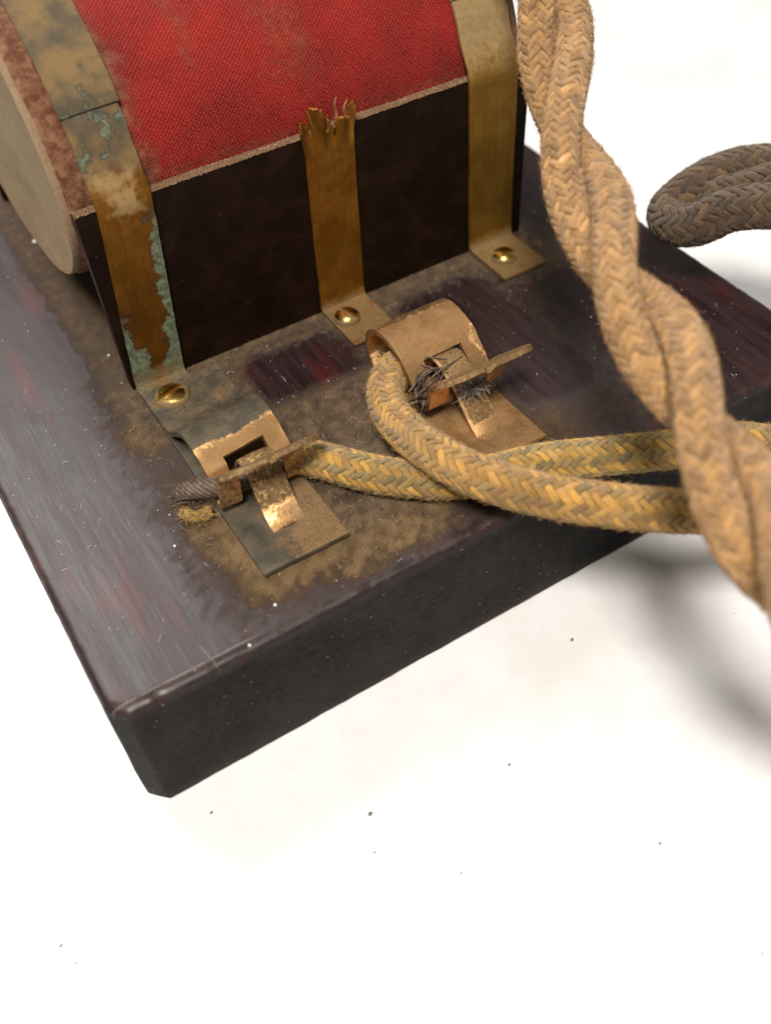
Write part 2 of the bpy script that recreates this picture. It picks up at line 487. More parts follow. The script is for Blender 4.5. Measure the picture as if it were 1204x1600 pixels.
def dust_at(x, y):
    n = fbm(x, y, 0.22, 3.1); n2 = fbm(x, y, 0.9, 9.0)
    xx = x + n * 1.4; yy = y + n2 * 0.9
    d = 0.0
    d = max(d, 1.05 * sbox(xx, yy, 16.2, 25.6, 5.3, 19.0, 3.6))
    d = max(d, 0.75 * sbox(xx, yy, 14.6, 18.0, 13.0, 18.0, 2.2))
    d = max(d, 0.80 * sbox(xx, yy, 16.0, 67.0, 33.5, 37.0, 3.6))
    d = max(d, 0.78 * sbox(xx, yy, 15.0, 27.0, 28.0, 37.0, 3.5))
    d = max(d, 0.85 * sbox(xx, yy, 28.0, 40.0, 13.0, 25.0, 6.0))
    d = max(d, 0.95 * sbox(xx, yy, 24.0, 34.0, 4.0, 8.5, 4.2))
    d = max(d, 0.55 * sbox(xx, yy, 38.0, 50.5, 6.0, 22.0, 4.0))
    d = max(d, 0.62 * sbox(xx, yy, 59.0, 66.5, 30.0, 37.0, 4.5))
    d = max(d, 0.62 * sbox(x + 0.35 * n2, y, 15.4, 16.4, 36.0, 80.0, 2.4))
    d = max(d, 0.60 * sbox(xx, y, 16.0, 66.0, 38.0, 90.0, 3.0))
    d = max(d, 0.30 * sbox(xx, yy, 17.0, 56.0, 6.0, 37.0, 11.0))
    # the rubbed dark patch behind the clips
    d *= 1 - 0.92 * sbox(xx, yy, 29.0, 38.0, 27.0, 32.5, 2.6)
    d *= 1 - 0.85 * sbox(xx, yy, 50.0, 56.0, 12.0, 31.0, 4.0)
    return max(0.0, d * (0.86 + 0.5 * n2))

def build_base():
    ins = 1.0
    bm = bmesh.new()
    nx, ny = 170, 236
    xs = np.linspace(ins, BW - ins, nx); ys = np.linspace(ins, BD - ins, ny)
    vs = [[bm.verts.new((x, y, 0)) for x in xs] for y in ys]
    for j in range(ny - 1):
        for i in range(nx - 1):
            bm.faces.new((vs[j][i], vs[j][i + 1], vs[j + 1][i + 1], vs[j + 1][i]))
    bmesh.ops.bisect_plane(bm, geom=bm.verts[:] + bm.edges[:] + bm.faces[:], plane_co=(2.35 + 0.3, 0.3, 0), plane_no=(-0.72, -0.69, 0), clear_outer=True)
    ld = bm.verts.layers.float.new("dust"); le = bm.verts.layers.float.new("edge")
    ls = bm.verts.layers.float.new("side"); lg = bm.verts.layers.float.new("grey")
    for v in bm.verts:
        v[ld] = dust_at(v.co.x, v.co.y)
        v[lg] = min(1.0, 0.9 * sbox(v.co.x, v.co.y, 28, 42, 9, 28, 5.0) + 0.8 * sbox(v.co.x, v.co.y, 17, 70, 28, 37, 3) + 0.9 * sbox(v.co.x, v.co.y, 8, 17, 33, 90, 3))
        v.co.z += 0.03 * fbm(v.co.x, v.co.y, 0.1, 5.0)
    prof = [(0.35, -0.04, 0.5, 0.0), (0.65, -0.16, 1.0, 0.0), (0.87, -0.38, 1.0, 0.15), (1.0, -0.75, 0.7, 0.6), (1.02, -1.5, 0.15, 1.0),
            (1.0, -4.0, 0, 1.0), (0.98, -7.0, 0, 1.0), (0.98, -10.5, 0, 1.0), (0.95, -13.5, 0, 1.0), (0.85, -15.3, 0.3, 1.0), (0.5, -BT, 0.2, 1.0)]
    edges = [e for e in bm.edges if e.is_boundary]
    start = {}
    ring = {v for e in edges for v in e.verts}
    nrm = {}
    for v in ring:
        bs = [e for e in v.link_edges if e.is_boundary]
        ns = []
        for e in bs:
            f = e.link_faces[0]
            m = (e.verts[0].co + e.verts[1].co) / 2
            t = (e.verts[1].co - e.verts[0].co).normalized()
            nn = Vector((t.y, -t.x, 0))
            if nn.dot(m - f.calc_center_median()) < 0:
                nn = -nn
            ns.append(nn)
        a = ns[0] + ns[1] if len(ns) > 1 else ns[0]
        a.normalize()
        a = a / max(0.55, a.dot(ns[0]))
        nrm[v] = (a, v.co.copy())
    cur = edges
    for off, z, ed, sd in prof:
        res = bmesh.ops.extrude_edge_only(bm, edges=cur)
        newv = [g_ for g_ in res['geom'] if isinstance(g_, bmesh.types.BMVert)]
        newe = [g_ for g_ in res['geom'] if isinstance(g_, bmesh.types.BMEdge)]
        nn = {}
        # map new verts to their source through the connecting edge
        for v in newv:
            src = None
            for e in v.link_edges:
                w = e.other_vert(v)
                if w in nrm:
                    src = w; break
            nn[v] = nrm[src]
        for v in newv:
            a, c0 = nn[v]
            jit = 0.0
            if ed > 0.4:
                jit = 0.06 * fbm(c0.x, c0.y, 0.8, z * 0.7, 5) - 0.55 * max(0, fbm(c0.x, c0.y, 0.5, 2.0) - 0.42)
            elif sd > 0.9:
                jit = 0.05 * fbm(c0.x, c0.y, 0.6, z, 4)
            v.co = c0 + a * (off + jit)
            v.co.z = z + (jit * 0.5 if ed > 0.4 else 0)
            v[le] = ed; v[ls] = sd
            v[ld] = dust_at(v.co.x, v.co.y) * (1 - sd)
            v[lg] = 0
        nrm = nn
        cur = [e for e in newe if e.verts[0] in nn and e.verts[1] in nn]
    bmesh.ops.contextual_create(bm, geom=cur)
    bmesh.ops.recalc_face_normals(bm, faces=bm.faces[:])
    for v in bm.verts:
        v.co.z += BT
        v.co *= MM
    me = bpy.data.meshes.new("base"); bm.to_mesh(me); bm.free()
    finish(me, True, 60)
    return link("base", me, M_wood, app)
base = build_base()

# ---- generic solid sheet strip
def sheet(P, L, th, mask=None, uvlen=None, attrs=None):
    """P[r][c] (mm) grid of surface points; extruded by th along the grid normals; mask[r][c] cell present; returns mesh."""
    P = np.asarray(P, float)
    nr, nc = P.shape[:2]
    du = np.gradient(P, axis=0); dv = np.gradient(P, axis=1)
    N = np.cross(dv, du); N /= np.linalg.norm(N, axis=2, keepdims=True) + 1e-12
    top = P + N * th / 2; bot = P - N * th / 2
    V = np.concatenate([top.reshape(-1, 3), bot.reshape(-1, 3)])
    K = nr * nc
    idx = lambda r, c, b=0: r * nc + c + b * K
    if mask is None:
        mask = np.ones((nr - 1, nc - 1), bool)
    F = []
    def has(r, c): return 0 <= r < nr - 1 and 0 <= c < nc - 1 and mask[r][c]
    for r in range(nr - 1):
        for c in range(nc - 1):
            if not mask[r][c]:
                continue
            F.append((idx(r, c), idx(r, c + 1), idx(r + 1, c + 1), idx(r + 1, c)))
            F.append((idx(r, c, 1), idx(r + 1, c, 1), idx(r + 1, c + 1, 1), idx(r, c + 1, 1)))
            if not has(r - 1, c): F.append((idx(r, c), idx(r, c, 1), idx(r, c + 1, 1), idx(r, c + 1)))
            if not has(r + 1, c): F.append((idx(r + 1, c), idx(r + 1, c + 1), idx(r + 1, c + 1, 1), idx(r + 1, c, 1)))
            if not has(r, c - 1): F.append((idx(r, c), idx(r + 1, c), idx(r + 1, c, 1), idx(r, c, 1)))
            if not has(r, c + 1): F.append((idx(r, c + 1), idx(r, c + 1, 1), idx(r + 1, c + 1, 1), idx(r + 1, c + 1)))
    used = np.unique(np.array(F))
    remap = -np.ones(len(V), int); remap[used] = np.arange(len(used))
    me = mesh_np(L, V[used], remap[np.array(F)])
    seg = np.linalg.norm(np.diff(P[:, nc // 2], axis=0), axis=1)
    vl = np.concatenate([[0], np.cumsum(seg)])
    U = np.tile(np.linspace(0, 1, nc)[None, :], (nr, 1)).ravel(); Vv = np.tile(vl[:, None], (1, nc)).ravel()
    U = np.concatenate([U, U])[used]; Vv = np.concatenate([Vv, Vv])[used]
    li = np.zeros(len(me.loops), np.int32); me.loops.foreach_get('vertex_index', li)
    uvl = me.uv_layers.new(name="UVMap")
    uvl.data.foreach_set('uv', np.stack([U[li], Vv[li]], 1).ravel())
    if attrs:
        for nme, A in attrs.items():
            a = me.attributes.new(nme, 'FLOAT', 'POINT')
            A = np.asarray(A, float).ravel()
            a.data.foreach_set('value', np.concatenate([A, A])[used])
    finish(me, True, 38)
    return me

def spline(pts, n):
    """Catmull-Rom through pts, n samples, roughly equal arc length"""
    pts = np.asarray(pts, float)
    ext = np.vstack([2 * pts[0] - pts[1], pts, 2 * pts[-1] - pts[-2]])
    out = []
    for i in range(1, len(ext) - 2):
        p0, p1, p2, p3 = ext[i - 1:i + 3]
        for t in np.linspace(0, 1, 24, endpoint=False):
            out.append(0.5 * ((2 * p1) + (-p0 + p2) * t + (2 * p0 - 5 * p1 + 4 * p2 - p3) * t * t + (-p0 + 3 * p1 - 3 * p2 + p3) * t ** 3))
    out.append(pts[-1])
    out = np.array(out)
    s = np.concatenate([[0], np.cumsum(np.linalg.norm(np.diff(out, axis=0), axis=1))])
    q = np.linspace(0, s[-1], n)
    return np.stack([np.interp(q, s, out[:, k]) for k in range(out.shape[1])], 1)

# ---- coil
CY, CZ, CA, CBU, CBL = 59.6, 20.5, 22.0, 16.5, 14.2
X0, X1 = 16.1, 66.4
def coil_pt(t, grow=0.0):        # t = 0 at the front (towards -y), increasing upwards
    a = CA + grow
    b = (CBU if math.sin(t) >= 0 else CBL) + grow
    return (CY - a * math.cos(t), CZ + b * math.sin(t))

def build_coil():
    nt, nx = 220, 90
    V = []; dirt = []; UV = []
    arc = 0
    prev = None
    xs = np.linspace(X0, X1, nx)
    for i in range(nt):
        t = -math.pi + 2 * math.pi * i / (nt - 1)
        y, z = coil_pt(t)
        if prev: arc += math.hypot(y - prev[0], z - prev[1])
        prev = (y, z)
        for x in xs:
            e = min(x - X0, X1 - x)
            rr = -0.35 * max(0, 1 - e / 0.8) ** 2 + 0.10 * fbm(x, arc, 0.12, 4.0)
            yy, zz = coil_pt(t, rr)
            V.append((x, yy, zz)); UV.append((arc, x))
            n = fbm(x, arc, 0.25, 1.0); n2 = fbm(x, arc, 0.10, 8.0)
            d = 1.35 * max(0, 1 - max(0, x - 19.6 + 0.6 * n) / 2.0)         # left end, bare and dirty
            d = max(d, 0.72 * max(0, 1 - max(0, x - 24.0 - n * 1.2) / 2.6))
            d = max(d, 0.7 * max(0, 1 - max(0, 65.3 - x) / 1.5))
            d = max(d, 0.45 * max(0, 1 - abs(z - 21.3 - n * 0.6) / 1.3))    # along the rim
            d = max(d, 0.40 * max(0, 1 - abs(x - 31.5 - 0.10 * (z - 30) - n) / 2.4) * max(0, min(1, (z - 25) / 4)))
            d = max(d, 0.38 * max(0, 1 - abs(x - 41.0 - n * 2) / 5.0) * max(0, 1 - max(0, 27 - z) / 8))
            d += 0.16 * max(0, n2) + 0.03
            dirt.append(d)
    F = [(i * nx + j, i * nx + j + 1, (i + 1) * nx + j + 1, (i + 1) * nx + j) for i in range(nt - 1) for j in range(nx - 1)]
    me = mesh_np("coil", V, np.array(F)[:, ::-1])
    li = np.zeros(len(me.loops), np.int32); me.loops.foreach_get('vertex_index', li)
    uvl = me.uv_layers.new(name="UVMap"); uvl.data.foreach_set('uv', np.array(UV)[li].ravel())
    a = me.attributes.new("dirt", 'FLOAT', 'POINT'); a.data.foreach_set('value', dirt)
    finish(me, True, 0)
    coil = link("coil", me, M_cloth, app)
    # end discs
    for x, sgn in ((X0, -1), (X1, 1)):
        V = []; F = []; D = []
        rings = [(0.0, 0.25), (3.0, 0.22), (8.0, 0.2), (CA - 1.6, 0.2), (CA - 0.9, 0.42), (CA - 0.3, 0.45), (CA - 0.12, 0.15), (CA - 0.3, -0.6)]
        nt2 = 140
        for k, (rr, h) in enumerate(rings):
            for i in range(nt2):
                t = 2 * math.pi * i / nt2
                y, z = coil_pt(t, rr - CA) if rr > CA * 0.5 else (CY - rr * math.cos(t), CZ + rr * 0.7 * math.sin(t))
                V.append((x + sgn * (h + 0.05 * fbm(y, z, 0.4, x)), y, z))
                D.append((1.0 if k >= 5 else (0.75 if k == 4 else (0.35 if k == 3 else 0.1))) * (0.8 + 0.4 * fbm(y, z, 0.5, 3.0)))
        for k in range(len(rings) - 1):
            for i in range(nt2):
                j = (i + 1) % nt2
                F.append((k * nt2 + i, k * nt2 + j, (k + 1) * nt2 + j, (k + 1) * nt2 + i))
        me = mesh_np("coil_end", V, np.array(F)[:, ::-1] if sgn > 0 else F)
        a = me.attributes.new("dirt", 'FLOAT', 'POINT'); a.data.foreach_set('value', D)
        finish(me, True, 50)
        e = link("coil_end", me, M_end, coil)
        if sgn < 0: e['label'] = "tan pasteboard end of the red coil"
    return coil
coil = build_coil()

# ---- fibre plates
PY = 36.45
def build_plate(y0, y1, zt):
    bm = bmesh.new()
    pts = [(16.75, 0.05), (67.0, 0.05)]
    xr, r = 67.35, 1.3
    for k in range(7):
        a = math.pi / 2 * k / 6
        pts.append((xr - r + r * math.cos(a), zt - r + r * math.sin(a)))
    for x in np.linspace(xr - r - 1, 16.6, 60):
        pts.append((x, zt + 0.10 * fbm(x, 0, 0.5, 6.0)))
    pts.append((16.35, zt - 0.25))
    bot = [bm.verts.new((x, y0, z)) for x, z in pts]
    f = bm.faces.new(bot)
    ex = bmesh.ops.extrude_face_region(bm, geom=[f])
    for v in ex['geom']:
        if isinstance(v, bmesh.types.BMVert): v.co.y = y1
    bmesh.ops.recalc_face_normals(bm, faces=bm.faces[:])
    for v in bm.verts:
        v.co.z += BT; v.co *= MM
    me = bpy.data.meshes.new("fibre_plate"); bm.to_mesh(me); bm.free()
    finish(me, True, 40)
    return link("fibre_plate", me, M_plate, app)
build_plate(PY, PY + 1.25, 20.8)
build_plate(2 * CY - PY - 1.25, 2 * CY - PY, 20.8)

# ---- brass straps
def strap_profile(foot_y, top_t, upto=None):
    pts = [(foot_y, 0.42), (31.5, 0.45), (34.6, 0.45), (35.7, 0.52), (36.0, 1.0), (36.1, 4), (36.12, 10), (36.1, 16), (36.15, 19.5), (36.3, 21.5)]
    t = 0.24
    while t < top_t:
        y, z = coil_pt(t, 0.42)
        pts.append((y, z)); t += 0.13
    return spline([(y, z, 0) for y, z in pts], 150)[:, :2]

def strap(xb, xt, wb, wt, foot_y, mat, seam_t, top_t=2.2):
    prof = strap_profile(foot_y, top_t)
    nc = 9
    P = []
    for (y, z) in prof:
        f = min(1.0, max(0.0, z / 21.0)) if y < 45 else 1.0
        xc = xb + (xt - xb) * f; w = wb + (wt - wb) * f
        row = []
        for c in np.linspace(-0.5, 0.5, nc):
            x = xc + c * w + (0.06 * fbm(0, y + z, 0.5, xb) if abs(c) > 0.45 else 0)
            row.append((x, y - 0.07 * fbm(x, z + y, 0.22, 2.0) - (0.05 * (1 - (2 * c) ** 2)), z + (0.05 * fbm(x, y, 0.3, 1.0) if z < 2 else 0)))
        P.append(row)
    s = link("strap", sheet(P, "strap", 0.32), mat, app)
    # second layer lapped over the strap's upper part
    P = []
    ts = np.linspace(seam_t, top_t + 0.1, 60)
    for k, t in enumerate(ts):
        y, z = coil_pt(t, 0.80 if k > 0 else 0.68)
        P.append([(xt + c * (wt + 0.25), y, z + 0.12 * c) for c in np.linspace(-0.5, 0.5, nc)])
    me = sheet(P, "lapped_strap", 0.32)
    uvl = me.uv_layers[0]
    uv = np.zeros(len(uvl.data) * 2); uvl.data.foreach_get('uv', uv)
    uv[1::2] += 36.0
    uvl.data.foreach_set('uv', uv)
    link("lapped_strap", me, mat, s)
    return s
s1 = strap(19.7, 21.1, 5.5, 5.3, 29.6, M_brass_left, 0.475)
s1['label'] = "green-crusted left brass strap"
s3 = strap(62.45, 62.35, 5.9, 6.2, 29.0, M_brass_right, 0.455)

def torn_strap():
    pts = [(28.8, 0.42), (31.5, 0.42), (34.6, 0.45), (35.7, 0.52), (36.05, 1.0), (36.15, 4), (36.2, 10), (36.15, 16), (36.0, 19.5), (35.85, 21.0), (35.6, 22.6), (35.7, 24.2)]
    prof = spline([(y, z, 0) for y, z in pts], 230)[:, :2]
    nc = 45
    P = []; mask = np.ones((229, nc - 1), bool)
    for r, (y, z) in enumerate(prof):
        f = min(1.0, z / 21.0)
        row = []
        up = max(0.0, (z - 19.0) / 5.0)
        for ci, c in enumerate(np.linspace(-0.5, 0.5, nc)):
            w = 5.55 + 1.3 * up
            x = 42.25 + 0.25 * f + c * w - 0.45 * up
            wav = up * (0.55 * math.sin(c * 17 + 0.6) + 0.25 * math.sin(c * 31 + up * 3))
            row.append((x, y - 0.05 * fbm(x, z, 0.3, 2.0) + wav - 0.25 * up * up, z))
        P.append(row)
    prng = random.Random(3)
    lim = []
    for ci in range(nc - 1):
        c = (ci + 0.5) / (nc - 1)
        top = np.interp(c, [0, 0.08, 0.16, 0.24, 0.32, 0.40, 0.47, 0.53, 0.60, 0.70, 0.80, 0.90, 0.96, 1.0],
                        [22.0, 22.9, 22.2, 23.5, 24.1, 23.7, 21.6, 22.6, 21.3, 22.1, 22.5, 22.3, 23.3, 22.9])
        lim.append(top + prng.uniform(-0.18, 0.18))
    for r in range(229):
        for ci in range(nc - 1):
            c = (ci + 0.5) / (nc - 1)
            if prof[r][1] > lim[ci]: mask[r][ci] = False
            if (abs(c - 0.205) < 0.012 and prof[r][1] > 21.0) or (abs(c - 0.62) < 0.012 and prof[r][1] > 20.2): mask[r][ci] = False
    s = link("strap", sheet(P, "strap", 0.25, mask), M_brass_mid, app)
    s['label'] = "short middle brass strap torn off at the top"
    # curled slivers along the tear
    for k in range(4):
        bx = 42.0 + prng.uniform(-2.9, 2.9); bz = 21.0 + prng.uniform(-0.6, 1.4)
        w = prng.uniform(0.06, 0.17); ln = prng.uniform(0.7, 2.2); lean = prng.uniform(-0.5, 0.5); cu = prng.uniform(-0.2, 0.3)
        P = []
        for q in np.linspace(0, 1, 8):
            z = bz + ln * q; x = bx + lean * q * ln * 0.6 + 0.15 * math.sin(q * 5 + k)
            y = 35.55 - 0.4 * q - cu * q * q * 0.8
            ww = w * (1 - 0.75 * q)
            P.append([(x - ww, y - 0.1, z), (x, y, z + 0.05), (x + ww, y - 0.12, z)])
        link("torn_sliver", sheet(P, "torn_sliver", 0.10), M_fray, s)
torn_strap()

# ---- screws
def screw_mesh(R, H):
    xs = sorted(set([-0.36, -0.33, 0.33, 0.36] + list(np.round(R * np.sin(np.linspace(-math.pi / 2 * 0.98, math.pi / 2 * 0.98, 25)), 3))))
    nv = 27
    V = []; F = []
    for x in xs:
        hw = math.sqrt(max(R * R - x * x, 0.0004))
        for k in range(nv):
            y = hw * math.sin(math.pi * (k / (nv - 1) - 0.5))
            r2 = (x * x + y * y) / (R * R)
            z = 0.18 + H * math.sqrt(max(0, 1 - r2 * 0.97))
            if abs(x) < 0.345: z = min(z, 0.18 + H * 0.30)
            V.append((x, y, z))
    nx = len(xs)
    for i in range(nx - 1):
        for k in range(nv - 1):
            F.append((i * nv + k, (i + 1) * nv + k, (i + 1) * nv + k + 1, i * nv + k + 1))
    # skirt
    rim = [i * nv for i in range(nx)] + [(nx - 1) * nv + k for k in range(1, nv)] + [i * nv + nv - 1 for i in range(nx - 2, -1, -1)] + [k for k in range(nv - 2, 0, -1)]
    b0 = len(V)
    for r in rim:
        x, y, z = V[r]; V.append((x * 1.03, y * 1.03, -0.35))
    m = len(rim)
    for i in range(m):
        F.append((rim[i], b0 + i, b0 + (i + 1) % m, rim[(i + 1) % m]))
    me = mesh_np("screw", np.array(V) * MM, F, mm=False)
    bm = bmesh.new(); bm.from_mesh(me)
    bmesh.ops.recalc_face_normals(bm, faces=bm.faces[:]); bm.to_mesh(me); bm.free()
    finish(me, True, 42)
    return me
def place_screw(me, x, y, z, rot, label):
    o = link("screw", me, None, app, (x * MM, y * MM, (z + BT) * MM))
    o.rotation_euler = (0, 0, rot)
    o['label'] = label
    return o
sm = screw_mesh(1.85, 1.05); sm.materials.append(M_screw)
sm2 = screw_mesh(1.45, 0.95); sm2.materials.append(M_screw)
place_screw(sm, 19.45, 31.7, 0.95, math.radians(-78), "domed brass screw beside the left spring clip")
place_screw(sm2, 41.05, 33.1, 0.62, math.radians(14), "slotted brass screw at the foot of the torn strap")
place_screw(sm2, 61.8, 32.3, 0.62, math.radians(50), "brass screw at the foot of the right strap")

# ---- spring clips
def clip(name, label, xc, prof_arm, skew, plate_y, mat, hw, tab, tongue, slot, shine_fn, plate_dust, plate_rear):
    root = bpy.data.objects.new(name, None); COL.objects.link(root)
    root['_w'] = (0, 0, 0); root['label'] = label
    attach(root, app)
    # base plate
    prof = spline([(plate_y, 0.62, 0), (12, 0.42, 0), (20, 0.40, 0), (plate_rear, 0.40, 0)], 50)
    nc = 17
    cs = np.linspace(-1, 1, nc)
    P = [[(xc + c * hw, y, z + 0.05 * fbm(c * 3, y, 0.3, xc)) for c in cs] for y, z, _ in prof]
    A = np.array([[plate_dust(c, y) for c in cs] for y, z, _ in prof])
    link("clip_plate", sheet(P, "clip_plate", 0.42, attrs={"dust": A, "shine": A * 0}), mat, root)
    # arm with its window and the flared thumb tab
    prof = spline([(y, z, 0) for y, z in prof_arm], 110)[:, :2]
    n_tab = 26
    cs = np.array([-1, -0.97, -0.85, -0.7, -0.56, -0.52, -0.3, 0.0, 0.3, 0.52, 0.56, 0.7, 0.85, 0.97, 1.0])
    P = []; S = []; D = []
    n = len(prof)
    for r, (y, z) in enumerate(prof):
        row = []; srow = []; drow = []
        for c in cs:
            dy, dz = skew(c, y, z)
            row.append((xc + c * hw + 0.06 * fbm(r * 0.13, c, 1.0), y + dy + 0.10 * fbm(c, r * 0.1, 1.0), z + dz + (0.12 * fbm(c * 1.3, r * 0.06, 1.0, 4.0) if r > 25 else 0))); srow.append(shine_fn(c, y, z, r / n)); drow.append((0.25 if z > 2 else 0.35) - 0.45 * min(1.0, max(0.0, shine_fn(c, y, z, r / n) - 0.4) * 2))
        P.append(row); S.append(srow); D.append(drow)
    # tab: from the last profile point forwards and up
    y0, z0 = prof[-1]
    ty, tz, L, wl, wr = tab
    for k in range(1, n_tab):
        q = k / (n_tab - 1)
        sw = math.sqrt(max(0.0, 1 - max(0, (q - 0.35) / 0.65) ** 2.4))
        row = []
        for c in cs:
            e = (wl if c < 0 else wr)
            grow = min(1, q / 0.12)
            x = xc + c * (hw + (e * grow)) * (0.10 + 0.90 * sw)
            x += 0.5 * (wr - wl) * 0.3 * q
            row.append((x, y0 + ty * L * q - 0.10 * math.sin(q * 3) * c, z0 + tz * L * q + 0.30 * c * c * q))
        P.append(row); S.append([0.34] * len(cs)); D.append([0.25 + 0.15 * fbm(c, q * 3, 1.0) for c in cs])
    Wm = [[1.0 if r >= n else max(0.0, min(1.0, (r / n - 0.62) / 0.15))] * len(cs) for r in range(len(P))]
    nr = len(P)
    mask = np.ones((nr - 1, len(cs) - 1), bool)
    for r in range(nr - 1):
        ym = (P[r][7][1] + P[r + 1][7][1]) / 2
        if r < n and r / n > 0.3 and slot[0] < ym < slot[1]:
            mask[r, 5:9] = False
    link("clip_arm", sheet(P, "clip_arm", 0.52, mask, attrs={"shine": S, "dust": D, "warm": Wm}), mat, root)
    # tongue
    pr, x0, x1, tsh, tdu = tongue
    prof = spline([(y, z, 0) for y, z in pr], 60)[:, :2]
    cs2 = np.linspace(0, 1, 9)
    P = [[(x0 + (x1 - x0) * c, y, z - 0.12 * (2 * c - 1) ** 2) for c in cs2] for y, z in prof]
    S = [[tsh(c, y, z) for c in cs2] for y, z in prof]; D = [[tdu(c, y, z) for c in cs2] for y, z in prof]
    link("clip_tongue", sheet(P, "clip_tongue", 0.36, attrs={"shine": S, "dust": D, "warm": np.ones((len(P), len(P[0])))}), mat, root)
    return root

armA = [(34.0, 0.95), (31.5, 0.95), (28.5, 1.0), (26.6, 1.5), (25.0, 2.9), (23.6, 4.1), (22.0, 4.7), (20.2, 4.6), (18.4, 4.1), (16.9, 3.2), (16.0, 2.1), (15.3, 1.6), (14.6, 1.7), (14.15, 2.5), (13.9, 4.2), (13.55, 6.1)]
def skewA(c, y, z):
    w = max(0.0, min(1.0, (27.5 - y) / 4.0)) * max(0.0, min(1.0, (y - 14.8) / 3.0))
    l = (1 - c) / 2
    return (-1.3 * l * w, 0.55 * l * w)
def shineA(c, y, z, f):
    l = (1 - c) / 2
    yy = y - 1.0 * l
    s = max(0.0, 1 - abs(yy - 17.3) / 3.4) * 1.15
    if y < 15.5: s = max(s, 0.42)
    if y > 20.5: s *= 0.5
    return s + 0.30 * max(0, c) * (y > 17) * (y < 23)
def pdustA(c, y):
    return 0.50 + 0.45 * c + 0.15 * max(0, min(1, 9.5 - y)) - 0.45 * max(0, min(1, (-0.25 - c) / 0.4))
clip("spring_clip", "tarnished left spring clip with a rubbed bright copper crest",
     21.2, armA, skewA, 5.95, M_clip_a, 4.3, (-0.765, 0.645, 3.3, 0.15, 1.3),
     ([(9.9, 0.62), (10.8, 0.75), (11.9, 1.5), (13.1, 2.9), (14.2, 4.2), (15.3, 4.8), (16.3, 4.5), (16.9, 3.5)], 19.9, 23.2,
      lambda c, y, z: 0.36 + 0.5 * max(0.0, 1 - abs(z - 1.15) / 0.6), lambda c, y, z: 0.75 * max(0, min(1, (2.0 - z) / 0.9)) * (0.45 + 0.55 * c) - 0.1),
     (12.5, 17.7), shineA, pdustA, 33.5)

armB = [(21.0, 0.42), (22.6, 0.55), (24.0, 1.1), (24.95, 2.4), (25.0, 4.0), (24.2, 5.5), (22.8, 6.3), (21.2, 6.5), (19.6, 6.25), (18.2, 5.6), (17.0, 4.6), (16.0, 3.5), (15.2, 2.7), (14.4, 2.5), (13.7, 3.0), (13.3, 4.2), (13.1, 5.8)]
def shineB(c, y, z, f):
    s = 0.30
    if f < 0.42: s = 0.55                      # inside of the roll
    s = max(s, 1.3 * max(0, (c - 0.75) / 0.25) * max(0, 1 - abs(y - 17.6) / 2.0))
    if y < 14.2: s = max(s, 0.55)
    return s
clip("spring_clip", "dusty copper right spring clip with an open rolled back",
     43.3, armB, lambda c, y, z: (0, 0), 5.95, M_clip_b, 4.35, (-0.80, 0.60, 3.6, 0.1, 2.0),
     ([(8.6, 0.62), (9.6, 0.75), (11.0, 1.6), (12.4, 2.9), (13.8, 3.9), (15.2, 4.6), (16.6, 5.2), (17.8, 4.8), (18.2, 3.6)], 42.0, 45.0,
      lambda c, y, z: 0.34 + 0.55 * max(0.0, 1 - c / 0.12) + 0.3 * max(0.0, 1 - abs(z - 1.0) / 0.5), lambda c, y, z: 0.5 if z > 3.6 else -0.1),
     (12.2, 17.7), shineB, lambda c, y: 0.25 + 0.2 * math.sin(y), 22.5)

# ---- dust: grains and lint lying on the base
def grains(n, sampler, smin, smax, seed):
    r = np.random.default_rng(seed)
    base_v = np.array([(1, 0, 0), (-1, 0, 0), (0, 1, 0), (0, -1, 0), (0, 0, 1), (0, 0, -1)], float)
    base_f = np.array([(0, 2, 4), (2, 1, 4), (1, 3, 4), (3, 0, 4), (2, 0, 5), (1, 2, 5), (3, 1, 5), (0, 3, 5)])
    V = []; F = []; k = 0; tries = 0
    while k < n and tries < n * 60:
        tries += 1
        p = sampler(r)
        if p is None: continue
        s = smin * (smax / smin) ** (r.random() ** 2.2)
        v = base_v * r.uniform(0.5, 1.2, (6, 1)) * s * np.array([1, 1, 0.7])
        a = r.uniform(0, 6.28); ca, sa = math.cos(a), math.sin(a)
        v = np.stack([v[:, 0] * ca - v[:, 1] * sa, v[:, 0] * sa + v[:, 1] * ca, v[:, 2]], 1)
        V.append(v + np.array(p) + np.array([0, 0, s * 0.3])); F.append(base_f + 6 * k); k += 1
    return np.concatenate(V), np.concatenate(F)

